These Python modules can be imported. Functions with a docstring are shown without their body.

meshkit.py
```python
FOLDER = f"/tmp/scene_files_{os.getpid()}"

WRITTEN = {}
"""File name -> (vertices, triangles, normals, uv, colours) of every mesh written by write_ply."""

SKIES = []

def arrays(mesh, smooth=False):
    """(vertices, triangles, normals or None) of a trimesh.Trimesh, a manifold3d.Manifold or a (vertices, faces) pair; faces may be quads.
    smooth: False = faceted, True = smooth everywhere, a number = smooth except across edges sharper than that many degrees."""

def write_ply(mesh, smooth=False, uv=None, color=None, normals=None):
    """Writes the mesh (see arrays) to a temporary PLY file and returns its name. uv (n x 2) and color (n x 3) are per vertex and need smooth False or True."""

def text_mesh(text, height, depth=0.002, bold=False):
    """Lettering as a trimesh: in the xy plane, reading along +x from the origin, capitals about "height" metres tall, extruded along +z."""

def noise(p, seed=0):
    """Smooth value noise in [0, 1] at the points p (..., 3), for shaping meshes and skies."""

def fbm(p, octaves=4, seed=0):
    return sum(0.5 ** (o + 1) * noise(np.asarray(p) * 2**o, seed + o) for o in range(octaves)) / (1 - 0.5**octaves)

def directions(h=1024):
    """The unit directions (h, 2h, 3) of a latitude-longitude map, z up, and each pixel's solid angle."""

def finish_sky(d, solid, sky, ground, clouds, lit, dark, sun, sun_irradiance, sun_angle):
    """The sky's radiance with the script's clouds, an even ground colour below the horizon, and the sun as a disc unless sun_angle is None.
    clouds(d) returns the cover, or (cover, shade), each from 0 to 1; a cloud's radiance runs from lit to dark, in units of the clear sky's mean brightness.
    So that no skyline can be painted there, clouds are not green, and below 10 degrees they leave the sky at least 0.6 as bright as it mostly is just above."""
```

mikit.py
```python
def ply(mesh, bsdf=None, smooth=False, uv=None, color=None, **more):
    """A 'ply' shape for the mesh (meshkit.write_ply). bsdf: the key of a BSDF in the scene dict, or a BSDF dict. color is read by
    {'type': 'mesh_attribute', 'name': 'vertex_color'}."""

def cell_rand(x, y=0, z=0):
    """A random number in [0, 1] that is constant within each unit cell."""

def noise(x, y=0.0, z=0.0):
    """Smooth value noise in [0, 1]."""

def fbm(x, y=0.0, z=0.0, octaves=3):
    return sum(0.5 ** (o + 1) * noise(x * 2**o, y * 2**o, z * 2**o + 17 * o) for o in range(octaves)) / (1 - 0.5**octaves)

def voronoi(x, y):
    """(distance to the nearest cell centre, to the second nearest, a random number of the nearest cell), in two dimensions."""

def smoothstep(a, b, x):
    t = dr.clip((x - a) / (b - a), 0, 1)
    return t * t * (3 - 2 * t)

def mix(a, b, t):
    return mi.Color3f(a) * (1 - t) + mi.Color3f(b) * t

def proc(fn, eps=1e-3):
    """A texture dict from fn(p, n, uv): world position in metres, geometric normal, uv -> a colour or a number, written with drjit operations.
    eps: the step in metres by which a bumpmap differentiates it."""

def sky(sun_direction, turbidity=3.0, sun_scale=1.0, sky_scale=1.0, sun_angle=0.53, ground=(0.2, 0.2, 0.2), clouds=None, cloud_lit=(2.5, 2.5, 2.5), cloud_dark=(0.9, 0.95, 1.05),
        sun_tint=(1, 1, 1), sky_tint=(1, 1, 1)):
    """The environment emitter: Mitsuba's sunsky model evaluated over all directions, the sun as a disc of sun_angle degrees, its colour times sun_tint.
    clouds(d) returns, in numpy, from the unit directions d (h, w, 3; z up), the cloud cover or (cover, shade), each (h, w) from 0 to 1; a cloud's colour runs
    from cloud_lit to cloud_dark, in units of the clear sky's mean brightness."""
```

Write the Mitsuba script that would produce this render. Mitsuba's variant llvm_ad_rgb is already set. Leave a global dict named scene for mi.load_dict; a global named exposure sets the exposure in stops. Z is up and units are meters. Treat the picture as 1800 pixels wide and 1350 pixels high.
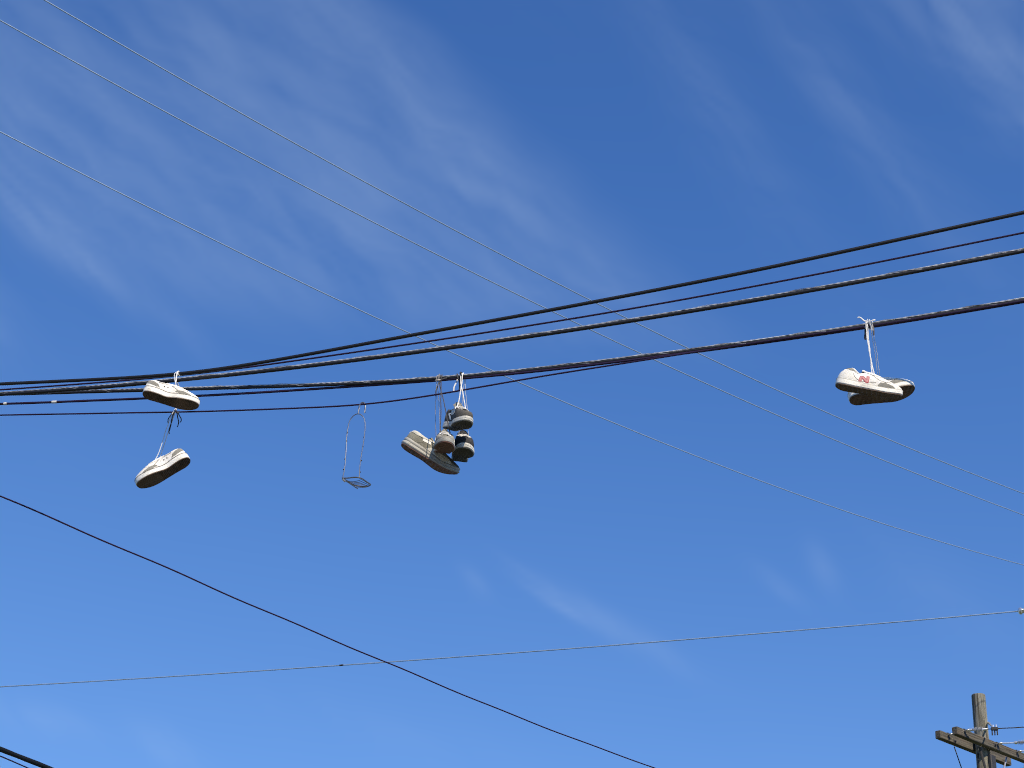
import math
import numpy as np, trimesh, mitsuba as mi, mikit, meshkit
import drjit as dr
from scipy.interpolate import CubicSpline
from shapely.geometry import Polygon
from mikit import proc, noise, fbm, voronoi, smoothstep, mix

scene, labels = {}, {}
T4 = mi.ScalarTransform4f
rng = np.random.default_rng(7)

# ------------------------------------------------------------------ camera, sky, exposure
EYE = (0.0, 0.0, 1.6)                       # a person's eye on the pavement, looking up at the wires
VIEW = (0.0, 0.880477, 0.474088)            # 28.3 degrees up, camera rolled a little over 3 degrees
UP = (-0.059964, -0.473235, 0.878893)
scene['camera'] = {'type': 'perspective', 'fov': 33.3985, 'fov_axis': 'x', 'near_clip': 0.05, 'far_clip': 6000.0,
                   'to_world': T4().look_at(origin=EYE, target=[e + v for e, v in zip(EYE, VIEW)], up=UP)}

# thin cirrus: streaks (azimuth, elevation in degrees east of +y and above the horizon; long and short radius; tilt; cover)
CIRRUS = [(-17.0, 30.6, 3.4, .55, -27, .085), (-12.6, 29.0, 1.6, .35, -38, .05), (-19.6, 27.6, 1.3, .8, -60, .06), (-3.6, 36.2, 5.5, .8, -50, .045), (-9.5, 33.0, 5.0, .9, -34, .03),
          (19.0, 39.4, 4.2, 1.7, -46, .13), (19.6, 36.3, 1.3, .8, -20, .06), (7.6, 37.6, 5.6, 1.0, -57, .06), (13.2, 37.2, 4.6, .9, -55, .05), (16.5, 33.5, 5.0, 1.2, -55, .03),
          (2.0, 21.1, 1.6, .17, -31, .085), (1.3, 21.9, 1.4, .17, -33, .06), (2.9, 21.0, 1.7, .40, -30, .06), (5.0, 19.9, 2.4, .45, -27, .055), (-.9, 21.7, .7, .30, -48, .06), (9.9, 21.8, 1.0, .30, -38, .07),
          (11.5, 22.3, .9, .40, -65, .06), (15.5, 21.5, 3.0, 1.0, -40, .03), (-10.7, 15.3, 1.3, .45, -34, .10), (-15.0, 15.8, 2.0, .5, -8, .06), (-4.0, 16.5, 5, .8, -8, .02),
          (-32, 33, 9, 3, -30, .10), (30, 36, 8, 2, -45, .10), (-2, 48, 14, 4, -20, .09), (60, 40, 20, 6, -30, .1), (-70, 38, 20, 7, -20, .1)]


def clouds(d):
    az, el = np.degrees(np.arctan2(d[..., 0], d[..., 1])), np.degrees(np.arcsin(np.clip(d[..., 2], -1, 1)))
    x = az * np.cos(np.radians(np.clip(el, 0, 60)))
    zero = np.zeros_like(x)

    def ramp(a, b, v):
        t = np.clip((v - a) / (b - a), 0, 1)
        return t * t * (3 - 2 * t)

    def turned(deg):
        c, s = np.cos(np.radians(deg)), np.sin(np.radians(deg))
        return c * x + s * el, -s * x + c * el

    warp = meshkit.fbm(np.stack([x * .14, el * .14, zero + 3], -1), 3, 5) - .5
    fine = meshkit.fbm(np.stack([x * .6, el * .6, zero + 8], -1), 3, 15) - .5
    u, v = turned(-37)                      # the long bands
    band = meshkit.fbm(np.stack([u * .10, (v + 1.6 * warp) * .55, zero], -1), 4, 11)
    p, q = turned(-22)                      # finer fibres fanning out along them
    fibre = meshkit.fbm(np.stack([p * .22 + .3 * fine, (q + 2.6 * warp + .5 * fine) * 2.6, zero + 9], -1), 4, 23)
    g, h = turned(-48)
    comb = meshkit.fbm(np.stack([g * .22, (h + 1.2 * warp + .6 * fine) * 1.9, zero + 2], -1), 4, 37)
    # one broad veil, sharp along its east edge, torn along its lower west edge
    east = ramp(1.5, -1.2, (x + 6.0) * .64 - (40.0 - el) * .77 + 1.3 * warp * 2)
    west = ramp(-.9, 1.6, (el - 28.2) * .90 - (-x - 11.5) * .42 + 1.6 * warp + .7 * fine)
    veil = .112 * east * west * ramp(28.4, 31.5, el) * ramp(-34, -19, az) * (1 - .45 * ramp(36, 40, el) * ramp(-13, -17, az))
    veil *= np.clip(.78 + .70 * (band - .45) + .70 * (fibre - .48) + .55 * (comb - .48) + .5 * fine, .08, 2)
    streaks = zero.copy()
    for a, e, ra, rb, tilt, amount in CIRRUS:
        dx, dy = (az - a) * np.cos(np.radians(e)), el - e + .5 * warp + .30 * fine
        ct, st = np.cos(np.radians(tilt)), np.sin(np.radians(tilt))
        streaks += amount * np.exp(-((ct * dx + st * dy) / ra) ** 2 - ((-st * dx + ct * dy) / rb) ** 2)
    streaks *= np.clip(.75 + 1.3 * (comb - .46) + .8 * (fibre - .48), .05, 2)
    low = .20 * np.exp(-np.clip(el - 4, 0, 90) / 8.0) * (.85 + .3 * band)          # paler air towards the horizon
    return np.clip(veil + streaks + low, 0, .6)


scene['sky'] = mikit.sky((0.33, -0.68, 0.65), turbidity=2.0, sky_scale=.90, sun_tint=(.95, 1.0, 1.09), ground=(.10, .10, .095), clouds=clouds, cloud_lit=(1.9, 2.45, 3.2), sky_tint=(.67, 1.0, 1.48))
exposure = 1.85

# ------------------------------------------------------------------ materials


def principled(color, rough=.6, metallic=0.0, spec=.5, bump=None, bump_scale=1.0):
    b = {'type': 'principled', 'base_color': color if isinstance(color, dict) else {'type': 'rgb', 'value': list(color)}, 'roughness': rough, 'metallic': metallic, 'specular': spec}
    if bump is not None:
        b = {'type': 'bumpmap', 'arbitrary': bump, 'scale': bump_scale, 'bsdf': b}
    return {'type': 'twosided', 'bsdf': b}


def grimy(clean, dirty, amount=.5, scale=28.0):
    """worn surface: dirt in patches and specks between the two colours"""
    def fn(p, n, uv):
        a = fbm(p.x * scale, p.y * scale, p.z * scale, 4)
        b = fbm(p.x * scale * 5 + 7, p.y * scale * 5, p.z * scale * 5, 3)
        m = smoothstep(.42, .72, a * .65 + b * .35) * amount + smoothstep(.66, .80, b) * amount * .6
        return mix(clean, dirty, dr.clip(m, 0, 1))
    return proc(fn)


def wood_pole(p, n, uv):
    g = fbm(p.x * 55, p.y * 55, p.z * 3.0, 4)
    k = fbm(p.x * 9, p.y * 9, p.z * 1.3 + 4, 3)
    crack = smoothstep(.60, .68, fbm(p.x * 48 + 3, p.y * 48, p.z * 1.4, 3))
    c = mix((.105, .102, .080), (.255, .25, .215), smoothstep(.3, .7, g))
    c = mix(c, (.21, .20, .135), smoothstep(.45, .7, k) * .6)
    return mix(c, (.05, .042, .03), crack * .8)


def wood_arm(p, n, uv):
    along, across = p.x * .785 + p.y * .62, p.x * .62 - p.y * .785
    g = fbm(along * 2.2, across * 60, p.z * 60, 4)
    k = fbm(along * 3.0 + 9, across * 8, p.z * 8, 3)
    crack = smoothstep(.58, .66, fbm(along * 1.5 + 5, across * 34, p.z * 52, 3))
    c = mix((.050, .047, .039), (.122, .113, .092), smoothstep(.3, .7, g))
    c = mix(c, (.13, .095, .065), smoothstep(.55, .75, k) * .5)
    return mix(c, (.03, .024, .016), crack * .8)


def ground_color(p, n, uv):
    a = fbm(p.x * .8, p.y * .8, 0, 4)
    b = fbm(p.x * 14, p.y * 14, 0, 3)
    return mix(mix((.05, .075, .025), (.10, .11, .045), a), (.15, .12, .08), smoothstep(.55, .75, b) * .6)


def asphalt(p, n, uv):
    return mix((.040, .040, .042), (.075, .073, .070), fbm(p.x * 30, p.y * 30, 0, 4))


def concrete(p, n, uv):
    return mix((.28, .27, .25), (.40, .39, .36), fbm(p.x * 6, p.y * 6, p.z * 6, 4))


M = {
    'black_plastic': principled((.010, .010, .012), .50, spec=.5),
    'thin_jacket': principled((.022, .012, .042), .5, spec=.3),
    'matte_black': principled((.006, .006, .007), .7, spec=.25),
    'galvanized': principled(grimy((.55, .56, .57), (.10, .10, .105), .9, 7), .45, .45),
    'bright_metal': principled((.80, .81, .82), .34, .85),
    'aluminium': principled((.31, .41, .55), .42, .45),
    'chrome': principled((.27, .27, .28), .30, .85),
    'white_tape': principled((.72, .72, .70), .5),
    'white_rubber': principled(grimy((.78, .77, .71), (.42, .40, .34), .55, 15), .5),
    'white_leather': principled(grimy((.79, .78, .735), (.54, .52, .45), .45, 16), .48),
    'white_canvas': principled(grimy((.77, .755, .70), (.50, .48, .42), .5, 17), .8),
    'lace': principled(grimy((.74, .74, .73), (.45, .43, .40), .6, 60), .85),
    'dark_lace': principled((.055, .055, .062), .85),
    'grey_lace': principled(grimy((.40, .38, .36), (.16, .15, .14), .7, 40), .85),
    'grey_suede': principled(grimy((.235, .23, .20), (.15, .145, .125), .6, 35), .9),
    'olive_mesh': principled(grimy((.225, .22, .175), (.14, .135, .11), .6, 30), .85),
    'cream_mesh': principled(grimy((.55, .54, .48), (.38, .37, .32), .5, 24), .85),
    'aged_foam': principled(grimy((.36, .36, .33), (.22, .215, .19), .7, 14), .6),
    'old_rubber': principled(grimy((.58, .575, .53), (.33, .32, .28), .6, 18), .6),
    'brown_rubber': principled(grimy((.115, .070, .044), (.040, .026, .017), .8, 22), .6),
    'red_rubber': principled(grimy((.16, .080, .062), (.06, .038, .030), .8, 20), .6),
    'dark_rubber': principled(grimy((.060, .060, .048), (.025, .025, .021), .8, 30), .6),
    'lining': principled((.16, .15, .135), .9),
    'charcoal_suede': principled(grimy((.060, .058, .054), (.11, .105, .092), .5, 30), .9),
    'black_suede_and_gap_shade': principled(grimy((.022, .022, .024), (.05, .05, .05), .5, 30), .85),
    'label_white': principled((.82, .81, .76), .6),
    'red_print': principled((.42, .05, .06), .6),
    'pink_print': principled((.58, .26, .26), .6),
    'stitch': principled((.10, .095, .085), .9),
    'pole_wood': principled(proc(wood_pole), .9),
    'arm_wood': principled(proc(wood_arm), .9),
    'polymer': principled((.42, .43, .45), .45),
    'iron': principled((.045, .045, .048), .55, .3),
    'ground_mat': principled(proc(ground_color), .95),
    'asphalt_mat': principled(proc(asphalt), .9),
    'concrete_mat': principled(proc(concrete), .9),
}
scene.update(M)

# ------------------------------------------------------------------ helpers


def obj(key, mesh, mat, smooth=40):
    """one entry of the scene; a key that is taken gets the next three-digit number"""
    k, i = key, 0
    while k in scene:
        i += 1
        k = '%s_%03d' % (key, i)
    mesh.merge_vertices()
    scene[k] = mikit.ply(mesh, mat, smooth=smooth)
    return k


def tag(key, label, category, group=None, kind=None):
    labels[key] = {'label': label, 'category': category}
    if group:
        labels[key]['group'] = group
    if kind:
        labels[key]['kind'] = kind
    return key


def frames(p):
    t = np.gradient(p, axis=0)
    t /= np.linalg.norm(t, axis=1, keepdims=True) + 1e-12
    a = np.cross(t[0], [0, 0, 1.0] if abs(t[0, 2]) < .9 else [1.0, 0, 0])
    a /= np.linalg.norm(a)
    A = [a]
    for i in range(1, len(p)):
        a = a - t[i] * (a @ t[i])
        a /= np.linalg.norm(a) + 1e-12
        A.append(a)
    A = np.array(A)
    return t, A, np.cross(t, A)


def tube(points, radius, sides=10, flat=1.0, lobes=0, pitch=.1, depth=.25, up=None):
    """a round (or flat, or stranded: lobes twisted along it) rod along a polyline, capped"""
    p = np.asarray(points, float)
    t, a, b = frames(p)
    if up is not None:
        a = np.asarray(up, float) - t * (t @ np.asarray(up, float))[:, None]
        a /= np.linalg.norm(a, axis=1, keepdims=True) + 1e-12
        b = np.cross(t, a)
    r = np.broadcast_to(radius, (len(p),)).astype(float)[:, None]
    ang = np.arange(sides) * 2 * np.pi / sides
    run = np.r_[0, np.cumsum(np.linalg.norm(np.diff(p, axis=0), axis=1))][:, None]
    ca, sa = np.cos(ang)[None] + 0 * run, np.sin(ang)[None] + 0 * run
    if lobes:
        r = r * (1 - depth + depth * np.abs(np.cos(lobes * .5 * (ang[None] - run / pitch * 2 * np.pi))))
    v = p[:, None] + (r * ca * flat)[..., None] * a[:, None] + (r * sa)[..., None] * b[:, None]
    n = len(p)
    i, j = np.meshgrid(np.arange(n - 1), np.arange(sides), indexing='ij')
    q = np.stack([i * sides + j, i * sides + (j + 1) % sides, (i + 1) * sides + (j + 1) % sides, (i + 1) * sides + j], -1).reshape(-1, 4)
    f = np.vstack([q[:, [0, 1, 2]], q[:, [0, 2, 3]]])
    V = np.vstack([v.reshape(-1, 3), p[:1], p[-1:]])
    j = np.arange(sides)
    cap = np.vstack([np.stack([(j + 1) % sides, j, 0 * j + n * sides], 1), np.stack([(n - 1) * sides + j, (n - 1) * sides + (j + 1) % sides, 0 * j + n * sides + 1], 1)])
    m = trimesh.Trimesh(V, np.vstack([f, cap]), process=False)
    return m


def bend(points, step=.01):
    """a smooth curve through a few points"""
    p = np.asarray(points, float)
    s = np.r_[0, np.cumsum(np.linalg.norm(np.diff(p, axis=0), axis=1))]
    n = max(4, int(s[-1] / step) + 1)
    return CubicSpline(s, p)(np.linspace(0, s[-1], n))


def join(ms):
    return trimesh.util.concatenate(ms)


def box(size, bevel=.006):
    m = trimesh.creation.box(size)
    x, y, z = np.array(size) / 2
    pts = [(sx * (x - (bevel if k != 0 else 0)), sy * (y - (bevel if k != 1 else 0)), sz * (z - (bevel if k != 2 else 0)))
           for sx in (-1, 1) for sy in (-1, 1) for sz in (-1, 1) for k in range(3)]
    return trimesh.convex.convex_hull(np.array(pts))


def placed(m, o, X, Y, Z):
    A = np.eye(4)
    A[:3, 0], A[:3, 1], A[:3, 2], A[:3, 3] = X, Y, Z, o
    m = m.copy()
    m.apply_transform(A)
    return m


def lathe(profile, sides=20):
    return trimesh.creation.revolve(np.array(profile, float), sections=sides)


def along(m, p, q):
    """puts a mesh that stands on the origin along +z between p and q"""
    p, q = np.array(p, float), np.array(q, float)
    z = (q - p) / np.linalg.norm(q - p)
    x = np.cross(z, [0, 0, 1.0] if abs(z[2]) < .9 else [1.0, 0, 0])
    x /= np.linalg.norm(x)
    return placed(m, p, x, np.cross(z, x), z)


# ------------------------------------------------------------------ the setting: ground, road, pavement (below the frame)
def sheet(x0, x1, y0, y1, z):
    return trimesh.Trimesh([[x0, y0, z], [x1, y0, z], [x1, y1, z], [x0, y1, z]], [[0, 1, 2], [0, 2, 3]], process=False)


tag(obj('ground', sheet(-3000, 3000, -3000, 3000, 0.0), 'ground_mat', False), 'grassy ground under the overhead wires reaching to the horizon', 'ground', kind='structure')
tag(obj('road', sheet(-400, 400, 2.2, 9.2, .004), 'asphalt_mat', False), 'asphalt street running below the cables', 'road', kind='structure')
pv = box((800, 2.0, .14), .01)
pv.apply_translation((0, .9, .065))
tag(obj('pavement', pv, 'concrete_mat', False), 'concrete pavement along the near side of the street', 'pavement', kind='structure')

# ------------------------------------------------------------------ overhead wires: points along each, in metres
WIRE = {
    'top': [(-8.362, 10.152, 6.192), (-6.953, 9.637, 6.087), (-5.544, 9.122, 5.982), (-4.135, 8.607, 5.877), (-2.726, 8.093, 5.772), (-2.175, 7.891, 5.727), (-1.624, 7.690, 5.699), (-1.072, 7.488, 5.719), (-0.521, 7.287, 5.758), (0.030, 7.086, 5.795), (0.581, 6.884, 5.836), (1.133, 6.683, 5.885), (1.684, 6.481, 5.944), (2.235, 6.280, 6.005), (3.644, 5.765, 6.159), (5.053, 5.250, 6.314), (6.462, 4.736, 6.468), (7.871, 4.221, 6.622)],
    'thin': [(-8.387, 10.246, 6.124), (-6.978, 9.731, 6.039), (-5.569, 9.216, 5.955), (-4.160, 8.702, 5.870), (-2.751, 8.187, 5.785), (-2.195, 7.984, 5.756), (-1.639, 7.781, 5.738), (-1.083, 7.577, 5.743), (-0.527, 7.374, 5.758), (0.029, 7.171, 5.779), (0.585, 6.968, 5.808), (1.141, 6.765, 5.848), (1.697, 6.562, 5.897), (2.253, 6.358, 5.950), (3.662, 5.844, 6.080), (5.071, 5.329, 6.210), (6.480, 4.814, 6.340), (7.889, 4.299, 6.471)],
    'mid': [(-8.328, 10.086, 6.053), (-6.919, 9.571, 5.959), (-5.511, 9.057, 5.866), (-4.102, 8.542, 5.772), (-2.693, 8.027, 5.678), (-2.149, 7.828, 5.649), (-1.605, 7.630, 5.632), (-1.061, 7.431, 5.625), (-0.517, 7.232, 5.629), (0.027, 7.034, 5.641), (0.571, 6.835, 5.662), (1.115, 6.636, 5.692), (1.659, 6.437, 5.730), (2.203, 6.239, 5.775), (3.611, 5.724, 5.899), (5.020, 5.209, 6.023), (6.429, 4.694, 6.148), (7.838, 4.180, 6.272)],
    'low': [(-8.348, 10.147, 6.233), (-6.939, 9.632, 6.102), (-5.530, 9.117, 5.970), (-4.121, 8.602, 5.838), (-2.712, 8.088, 5.707), (-2.167, 7.888, 5.654), (-1.621, 7.689, 5.601), (-1.075, 7.489, 5.549), (-0.530, 7.290, 5.506), (0.016, 7.091, 5.487), (0.562, 6.891, 5.488), (1.108, 6.692, 5.500), (1.653, 6.493, 5.522), (2.199, 6.293, 5.556), (3.608, 5.778, 5.661), (5.017, 5.264, 5.766), (6.426, 4.749, 5.871), (7.835, 4.234, 5.976)],
    'side': [(-8.339, 10.154, 6.155), (-6.930, 9.639, 6.030), (-5.521, 9.124, 5.905), (-4.112, 8.610, 5.779), (-2.703, 8.095, 5.654), (-2.449, 8.002, 5.631), (-2.194, 7.909, 5.610), (-1.939, 7.816, 5.589), (-1.684, 7.722, 5.569), (-1.429, 7.629, 5.551), (-1.174, 7.536, 5.535), (-0.919, 7.443, 5.521), (0.016, 7.091, 5.476), (0.562, 6.891, 5.477), (1.108, 6.692, 5.489), (1.653, 6.493, 5.511), (2.199, 6.293, 5.545), (3.608, 5.778, 5.650), (5.017, 5.264, 5.755), (6.426, 4.749, 5.860), (7.835, 4.234, 5.965)],
    'bottom': [(-8.317, 10.124, 6.129), (-6.908, 9.610, 5.990), (-5.499, 9.095, 5.851), (-4.090, 8.580, 5.712), (-2.681, 8.065, 5.573), (-2.442, 7.978, 5.549), (-2.204, 7.891, 5.524), (-1.965, 7.804, 5.500), (-1.727, 7.717, 5.475), (-1.488, 7.630, 5.452), (-1.249, 7.542, 5.431), (-1.011, 7.455, 5.412), (-0.772, 7.368, 5.397), (-0.534, 7.281, 5.396), (-0.295, 7.194, 5.408), (-0.057, 7.107, 5.425), (0.182, 7.019, 5.441), (0.421, 6.932, 5.454), (1.108, 6.680, 5.488), (1.653, 6.481, 5.510), (2.199, 6.281, 5.544), (3.608, 5.766, 5.649), (5.017, 5.252, 5.754), (6.426, 4.737, 5.859), (7.835, 4.222, 5.964)],
    'p1': [(-9.221, 8.652, 12.494), (-8.042, 9.580, 12.365), (-6.864, 10.508, 12.237), (-5.686, 11.437, 12.108), (-4.508, 12.365, 11.979), (-2.151, 14.223, 11.773), (0.207, 16.081, 11.672), (2.564, 17.939, 11.676), (4.921, 19.797, 11.786), (7.279, 21.655, 12.002), (8.457, 22.583, 12.136), (9.635, 23.512, 12.271), (10.813, 24.440, 12.405), (11.991, 25.369, 12.539)],
    'p2': [(-9.765, 8.991, 12.480), (-8.580, 9.910, 12.355), (-7.394, 10.829, 12.229), (-6.209, 11.748, 12.103), (-5.023, 12.667, 11.978), (-2.521, 14.606, 11.770), (-0.019, 16.546, 11.673), (2.483, 18.485, 11.683), (4.985, 20.424, 11.793), (7.487, 22.364, 11.999), (8.672, 23.283, 12.118), (9.858, 24.202, 12.238), (11.043, 25.121, 12.357), (12.229, 26.040, 12.477)],
    'p3': [(-10.320, 10.972, 12.594), (-9.103, 11.848, 12.445), (-7.885, 12.725, 12.295), (-6.668, 13.601, 12.146), (-5.451, 14.477, 11.997), (-2.757, 16.416, 11.724), (-0.064, 18.354, 11.573), (2.629, 20.293, 11.560), (5.323, 22.232, 11.696), (8.016, 24.170, 11.997), (9.233, 25.047, 12.173), (10.451, 25.923, 12.348), (11.668, 26.799, 12.523), (12.886, 27.676, 12.699)],
    'service': [(-5.321, 5.279, 5.242), (-4.654, 6.025, 5.230), (-3.987, 6.770, 5.219), (-3.321, 7.515, 5.208), (-2.654, 8.261, 5.196), (-2.097, 8.884, 5.185), (-1.539, 9.507, 5.173), (-0.982, 10.131, 5.162), (-0.424, 10.754, 5.156), (0.133, 11.377, 5.158), (0.691, 12.001, 5.171), (1.248, 12.624, 5.198), (2.081, 13.556, 5.250), (2.915, 14.487, 5.301), (3.748, 15.419, 5.353), (4.581, 16.351, 5.405)],
    'strand': [(-14.636, 25.508, 8.663), (-12.710, 24.969, 8.711), (-10.784, 24.431, 8.760), (-8.858, 23.892, 8.808), (-6.931, 23.354, 8.857), (-5.452, 22.940, 8.897), (-3.972, 22.527, 8.943), (-2.492, 22.113, 8.995), (-1.013, 21.699, 9.052), (0.467, 21.286, 9.115), (1.947, 20.872, 9.184), (3.426, 20.459, 9.259), (4.906, 20.045, 9.339), (6.386, 19.631, 9.426)],
    'thick': [(-3.877, 8.915, 4.437), (-3.768, 9.657, 4.539), (-3.658, 10.399, 4.640), (-3.549, 11.141, 4.741), (-3.440, 11.883, 4.843), (-3.388, 12.236, 4.891), (-3.335, 12.589, 4.939), (-3.283, 12.941, 4.987), (-3.101, 14.178, 5.156), (-2.919, 15.415, 5.325), (-2.736, 16.651, 5.494), (-2.554, 17.888, 5.663)],
    'under': [(-3.854, 8.868, 4.433), (-3.745, 9.610, 4.520), (-3.635, 10.352, 4.607), (-3.526, 11.093, 4.694), (-3.416, 11.835, 4.781), (-3.387, 12.034, 4.805), (-3.358, 12.232, 4.828), (-3.329, 12.430, 4.851), (-3.146, 13.667, 4.996), (-2.964, 14.903, 5.141), (-2.781, 16.140, 5.286), (-2.599, 17.377, 5.431)],
}
PATH = {}
for k, pts in WIRE.items():
    p = np.array(pts)
    s = np.r_[0, np.cumsum(np.linalg.norm(np.diff(p, axis=0), axis=1))]
    PATH[k] = (CubicSpline(s, p), s[-1])


def run(k, step=.05, lift=0.0, start=0.0, end=None):
    f, L = PATH[k]
    e = L if end is None else end
    s = np.linspace(start, e, max(8, int((e - start) / step)))
    p = f(s)
    p[:, 2] += lift
    return p


def wire_at(k, x):
    """the point of wire k at the world x"""
    p = run(k, .01)
    return p[np.argmin(np.abs(p[:, 0] - x))]


def lashing(k, r, pitch, start=0.0):
    """thin lashing wire wound round cable and messenger"""
    p = run(k, .012)
    t, a, b = frames(p)
    s = np.linspace(0, PATH[k][1], len(p))[:, None]
    ang = s / pitch * 2 * np.pi
    return p + np.array([0, 0, .003]) + r * (np.cos(ang) * a + 1.35 * np.sin(ang) * b)


CABLES = 'black communication cables strung across the sky'
obj('overhead_cable', tube(run('top'), .0088, 12), 'black_plastic')
tag('overhead_cable', 'thick smooth black cable, uppermost of the black cables rising to the right', 'cable', CABLES)
obj('overhead_cable_001', tube(run('thin'), .0047, 8), 'thin_jacket')
tag('overhead_cable_001', 'thin black cable just under the uppermost black cable', 'cable', CABLES)

c = 'overhead_cable_002'
obj(c + '__jacket', tube(run('mid', lift=-.003), .0086, 12), 'black_plastic')
obj(c + '__messenger_strand', tube(run('mid', .005, lift=.0092), .0042, 12, lobes=3, pitch=.10, depth=.42), 'galvanized')
obj(c + '__lashing_wire', tube(lashing('mid', .0088, .43), .0011, 5), 'galvanized')
tag(c, 'black cable lashed to a bright twisted strand, third from the top at right', 'cable', CABLES)

c = 'overhead_cable_003'
obj(c + '__jacket', tube(run('low', lift=-.002), .0068, 12), 'black_plastic')
obj(c + '__messenger_strand', tube(run('low', .005, lift=.0085), .0042, 12, lobes=3, pitch=.09, depth=.42), 'galvanized')
obj(c + '__lashing_wire', tube(lashing('low', .0078, .37), .0011, 5), 'galvanized')
tag(c, 'lowest lashed cable bundle that the middle and right shoes hang from', 'cable', CABLES)

c = 'overhead_cable_004'
obj(c + '__jacket', tube(run('side'), .0062, 10), 'thin_jacket')
for x in (-2.684, -2.397):
    p = wire_at('side', x)
    q = wire_at('side', x + .026)
    obj(c + '__tape_sleeve', along(lathe([(0, 0), (.0068, 0), (.0074, .003), (.0074, float(np.linalg.norm(q - p)) - .003), (.0068, float(np.linalg.norm(q - p))), (0, float(np.linalg.norm(q - p)))]), p, q), 'white_tape')
tag(c, 'sagging black cable with two small white sleeves at far left, joining the lashed bundle', 'cable', CABLES)

obj('overhead_cable_005', tube(run('bottom'), .0042, 8), 'thin_jacket')
tag('overhead_cable_005', 'thin lowest black cable carrying the wire caddy, kinked at its hook', 'cable', CABLES)

LINES = 'bare aluminium power lines crossing high overhead'
for k, lab in (('p1', 'bare silvery power line, uppermost of the three diagonal ones'), ('p2', 'bare silvery power line, middle one of the three diagonal ones'), ('p3', 'bare silvery power line, lowest of the three diagonal ones')):
    key = obj('power_line', tube(run(k, .05), .0062, 14, lobes=6, pitch=.60, depth=.06), 'aluminium')
    tag(key, lab, 'power line', LINES)

# a slightly kinked service drop
p = run('service', .03)
ss = np.linspace(0, 1, len(p))
p[:, 2] += .0035 * np.sin(ss * 95) * np.clip(1.4 - 1.6 * ss, 0, 1) + .0025 * np.sin(ss * 41 + 1) * (1 - ss)
tag(obj('service_cable', tube(p, .0047, 8), 'thin_jacket'), 'thin black kinked cable sloping down across the lower left sky', 'cable')

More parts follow.
